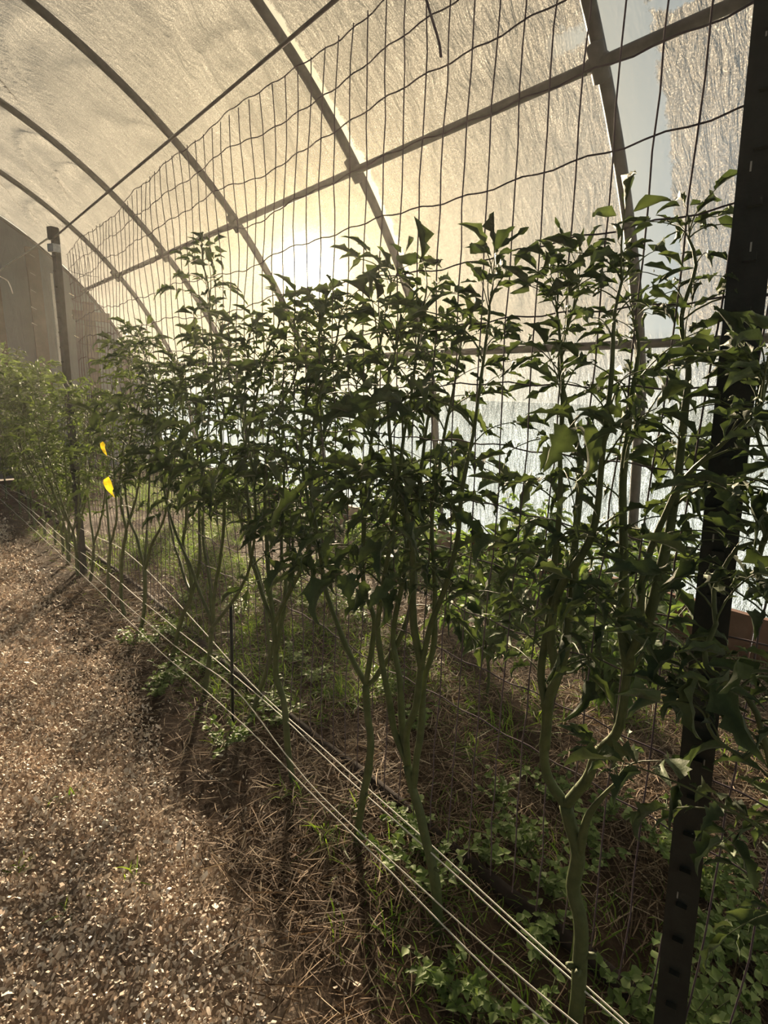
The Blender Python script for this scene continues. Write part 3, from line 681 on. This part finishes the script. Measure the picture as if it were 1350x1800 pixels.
# ------------------------------------------------------------------ low plants behind the row
pep_spots = [(2.55, .95), (2.7, 1.35), (2.5, 1.8), (2.65, 2.25), (2.5, 2.7), (2.75, 3.15), (2.55, 3.65), (2.6, 4.2), (2.5, 4.9), (2.7, 5.6), (2.55, 6.4), (2.15, .85), (2.05, 1.45), (3.1, 1.1), (3.15, 2.0), (3.1, 3.0)]
for k, (x, y) in enumerate(pep_spots):
    r = R_(300+k); h = r.uniform(.62, .88); t = thing('pepper_plant', 'low bright green bushy plant near the side wall, behind the tomato row', 'plant', (x, y, 0), 'low bushy plants behind the tomato row')
    m = MB(); fo = MB(); tips = []
    m.tube(spline([(x, y, -.01), (x+.01, y, .1), (x, y+.01, .22)], .03), .008, 7)
    for q in range(7):
        a = r.uniform(0, 6.28); sp = r.uniform(.08, .26); hh = h*r.uniform(.65, 1)
        P = spline([(x, y, .2), (x+sp*.5*math.cos(a), y+sp*.5*math.sin(a), .2+(hh-.2)*.5), (x+sp*math.cos(a), y+sp*math.sin(a), hh)], .04); m.tube(P, np.linspace(.005, .002, len(P)), 5)
        for p in P[2:]:
            for _ in range(3):
                V, F = leaflet(r.uniform(.07, .13), .27, r.uniform(.1, .5), r.uniform(.4, 1.6), r.normal()*.3, 6, 0, r)
                an = r.uniform(0, 6.28); d = np.array([math.cos(an), math.sin(an), r.uniform(-.3, .7)]); fo.add(V@rot_from(d, np.array([0, 0, 1.])).T+p+d*.02, F)
    m.build('stem', M_stem, t); fo.build('foliage', M_pepper, t)

# ------------------------------------------------------------------ loose ground cover
def flakes(name, n, xy, size, aspect, mt, lab, cat, tilt=.6, lift=.012, thick=.12):
    x, y = xy; n = len(x); L = size; W = size*aspect
    az = rng.uniform(0, 2*np.pi, n); ti = rng.normal(size=n)*tilt; ro = rng.normal(size=n)*tilt
    d = np.stack([np.cos(az)*np.cos(ti), np.sin(az)*np.cos(ti), np.sin(ti)], -1)
    s = np.stack([-np.sin(az)*np.cos(ro), np.cos(az)*np.cos(ro), np.sin(ro)], -1)
    nn = np.cross(d, s); nn /= np.linalg.norm(nn, axis=1)[:, None]
    c = np.stack([x, y, gz(x, y)+rng.uniform(.0, lift, n)+.3*L*np.abs(np.sin(ti))], -1)
    bend = nn*(rng.normal(size=n)*.18*L)[:, None]
    hd = d*(L/2)[:, None]; hs = s*(W/2)[:, None]; sk = d*(L*rng.normal(size=n)*.12)[:, None]
    v = [c-hd-hs+sk, c-hd+hs, c-hs*1.1+bend, c+hs*1.1+bend, c+hd-hs*.9, c+hd*1.05+hs*.7-sk]
    V = np.stack(v, 1).reshape(-1, 3); b = np.arange(n)[:, None]*6
    F = np.concatenate([b+np.array([[0, 2, 3, 1]]), b+np.array([[2, 4, 5, 3]])])
    o = link(name, mesh_np(name, V, F, mt, None, False)); return tag(o, lab, cat, None, 'stuff')
def scatter(n, x0, x1, y0, y1, fn):
    x = rng.uniform(x0, x1, n); y = rng.uniform(y0, y1, n); k = fn(x, y) > rng.random(n); return x[k], y[k]
chipm = lambda x, y: np.clip((path_edge(y)+.03-x)/.14, 0, 1)*.97+.03*(x < path_edge(y)+.25)
x1, y1 = scatter(210000, -2.6, 1.1, .2, 3.2, chipm); x2, y2 = scatter(120000, -2.6, 1.2, 3.2, 9.9, chipm)
xx = np.concatenate([x1, x2]); yy = np.concatenate([y1, y2])
flakes('wood_chip_mulch', 0, (xx, yy), rng.uniform(.005, .017, len(xx))*np.where(rng.random(len(xx)) < .04, 1.8, 1)*np.where(yy > 3.2, 1.5, 1), .48, M_chip, 'tan wood chips spread along the path', 'wood chips', .65, .018)

def blades(name, x, y, L, W, mt, up, lab, cat, kind='stuff', z=None, parent=None, bend=.4, lift=.02):
    """narrow curved strips; up = how steeply they stand"""
    n = len(x); az = rng.uniform(0, 2*np.pi, n); el = up(n)
    d = np.stack([np.cos(az)*np.cos(el), np.sin(az)*np.cos(el), np.sin(el)], -1)
    s = np.stack([-np.sin(az), np.cos(az), rng.normal(size=n)*.5], -1); s /= np.linalg.norm(s, axis=1)[:, None]
    c = np.stack([x, y, (gz(x, y) if z is None else z)+rng.uniform(0, lift, n)], -1)
    bd = np.stack([np.cos(az+1), np.sin(az+1), -np.ones(n)*.9], -1)*(L*bend*rng.uniform(.2, 1, n))[:, None]
    bd[:, 2] *= (np.sin(el) > .3)
    pts = []
    for t, w in ((0, .8), (.35, 1), (.7, .8), (1, .15)):
        p = c+d*(L*t)[:, None]+bd*t*t; pts += [p-s*(W*w/2)[:, None], p+s*(W*w/2)[:, None]]
    V = np.stack(pts, 1).reshape(-1, 3); b = np.arange(n)[:, None]*8
    F = np.concatenate([b+np.array([[0, 2, 3, 1]]), b+np.array([[2, 4, 5, 3]]), b+np.array([[4, 6, 7, 5]])])
    V[:, 2] = np.maximum(V[:, 2], .001)
    o = link(name, mesh_np(name, V, F, mt), parent)
    return tag(o, lab, cat, None, kind) if lab else o
bare = lambda x, y: 1-.85*np.exp(-(((x-.78)/.22)**2+((y-.70)/.30)**2))
strawm = lambda x, y: np.clip((x-path_edge(y)+.10)/.15, 0, 1)*np.clip(.55+.9*smoothnoise(x*1.7, y*1.7, 41), .15, 1)*bare(x, y)
x, y = scatter(100000, .35, 3.54, .1, 4.5, strawm); x2, y2 = scatter(36000, .6, 3.54, 4.5, 9.8, strawm)
x = np.concatenate([x, x2]); y = np.concatenate([y, y2])
blades('straw_mulch', x, y, rng.uniform(.03, .13, len(x)), rng.uniform(.0015, .0042, len(x)), M_straw, lambda n: rng.normal(size=n)*.16+.05, 'brown straw and dry grass strewn over the bed', 'straw', 'stuff', lift=.035, bend=.25)
gm = lambda x, y: np.clip(1.5*smoothnoise(x*1.6+3, y*1.3, 52)+.22*np.clip(y-.8, 0, 1.5), 0, 1)*np.clip((x-path_edge(y)-.05)/.3, 0, 1)*np.clip(.35+y/4, 0, 1)
x, y = scatter(110000, .7, 3.56, .3, 9.8, gm)
blades('short_grass', x, y, rng.uniform(.03, .10, len(x)), rng.uniform(.002, .005, len(x)), M_grass, lambda n: rng.uniform(.5, 1.4, n), 'short green grass growing through the straw', 'grass', 'stuff', lift=.005, bend=.6)

def grass_tuft(x, y, n, h, lab, grp, mt=None):
    t = thing('grass_tuft', lab, 'grass', (x, y, 0), grp)
    px = x+rng.normal(size=n)*.035*(h/.15); py = y+rng.normal(size=n)*.035*(h/.15)
    blades('blades', px, py, rng.uniform(.5, 1.1, n)*h, rng.uniform(.003, .006, n), mt or M_grass, lambda k: rng.uniform(.5, 1.5, k), None, None, None, parent=t, bend=.7, lift=.002)
def weed(x, y, n, h, lab, grp):
    r = R_(int(x*1000+y*77)); t = thing('leafy_weed', lab, 'weed', (x, y, 0), grp); m = MB(); fo = MB(); g0 = float(gz(x, y))
    for q in range(n):
        a = r.uniform(0, 6.28); sp = h*r.uniform(.3, 1.1); hh = h*r.uniform(.5, 1.1)
        P = spline([(x, y, g0), (x+sp*.4*math.cos(a), y+sp*.4*math.sin(a), g0+hh*.6), (x+sp*math.cos(a), y+sp*math.sin(a), g0+hh)], .025); m.tube(P, .0012, 4)
        for p in P[1:]:
            for _ in range(3):
                V, F = leaflet(r.uniform(.014, .032), .42, .2, r.uniform(0, .8), 0, 5, 0, r)
                an = r.uniform(0, 6.28); d = np.array([math.cos(an), math.sin(an), r.uniform(-.1, .6)]); fo.add(V@rot_from(d, np.array([0, 0, 1.])).T+p, F)
    m.build('stems', M_stem, t); fo.build('leaves', M_weed, t)
def zone(kind, n, x0, x1, y0, y1, h, lab, grp, cnt):
    for _ in range(n):
        x, y = rng.uniform(x0, x1), rng.uniform(y0, y1)
        (grass_tuft if kind == 'g' else weed)(x, y, cnt, h*rng.uniform(.7, 1.3), lab, grp)
zone('w', 9, 1.25, 1.75, .45, 1.1, .12, 'small leafy weed growing between the hose and the straw, right of picture centre', 'weeds beside the hose', 9)
zone('w', 12, 1.15, 1.75, .02, .36, .16, 'leafy weed in the thick green patch at the lower right corner', 'weeds in the lower right corner', 16)
zone('w', 10, 1.02, 1.2, .25, 1.2, .10, 'little weed sprouting between the near tomato stems and the hose', 'weeds between stems and hose', 6)
zone('w', 5, .84, .97, .45, .75, .09, 'broad-leaved seedling in the bare soil at the foot of the second stem', 'seedlings by the bare soil', 6)
zone('g', 14, 1.35, 2.3, 1.7, 3.2, .16, 'bright green grass tuft in the sunlit patch behind the tomato stems', 'grass tufts behind the stems', 60)
zone('g', 10, 1.0, 1.7, 2.2, 3.6, .13, 'grass tuft beside the hose in the middle distance', 'grass tufts by the hose', 50)
zone('g', 6, .85, 1.3, 1.2, 2.2, .11, 'thin grass tuft standing among the strings', 'grass tufts among the strings', 26)
zone('w', 8, .8, 1.1, 1.9, 3.2, .09, 'low weed at the edge of the chip path', 'weeds at the path edge', 9)
zone('g', 5, .1, .5, .9, 2.2, .06, 'small green sprig poking through the wood chips', 'sprigs in the wood chips', 9)
zone('g', 12, 1.5, 3.0, 3.6, 6.5, .20, 'grass tuft far back between the tomato row and the side wall', 'far grass tufts', 60)

# ------------------------------------------------------------------ scattering volume added to imitate the lens flare veil
def b_flare_haze(nt, N, L):
    v = N('ShaderNodeVolumeScatter'); v.inputs['Color'].default_value = (1, .97, .9, 1); v.inputs['Density'].default_value = .0030; v.inputs['Anisotropy'].default_value = .62
    return v.outputs[0]
M_flare_haze = bpy.data.materials.new('flare_haze'); M_flare_haze.use_nodes = True; nt = M_flare_haze.node_tree; nt.nodes.clear()
nt.links.new(b_flare_haze(nt, nt.nodes.new, nt.links.new), nt.nodes.new('ShaderNodeOutputMaterial').inputs['Volume'])
PA, _ = profile(80, -.10); PA = PA*[.985, 1]; na = len(PA)
V = [(p[0], y, max(p[1], .0)) for y in (YB+.1, YE-.2) for p in PA]; 
bm_me = bpy.data.meshes.new('haze'); bm_me.from_pydata(V, [], [tuple(range(na))[::-1], tuple(range(na, 2*na))]+[(i, (i+1) % na, na+(i+1) % na, na+i) for i in range(na)])
_b = bmesh.new(); _b.from_mesh(bm_me); bmesh.ops.recalc_face_normals(_b, faces=_b.faces); _b.to_mesh(bm_me); _b.free(); bm_me.materials.append(M_flare_haze); hz = bpy.data.objects.new('haze', bm_me); COL.objects.link(hz); tag(hz, 'thin warm haze added inside the tunnel in place of the lens flare veil', 'haze', None, 'stuff')

zone('w', 22, 1.05, 2.4, 1.4, 3.6, .11, 'leafy weed in the sunlit greenery behind the middle tomato stems', 'weeds behind the middle stems', 10)
zone('g', 12, 1.5, 2.6, .8, 1.9, .14, 'grass tuft in the straw right of the forked stems', 'grass tufts in the straw', 40)
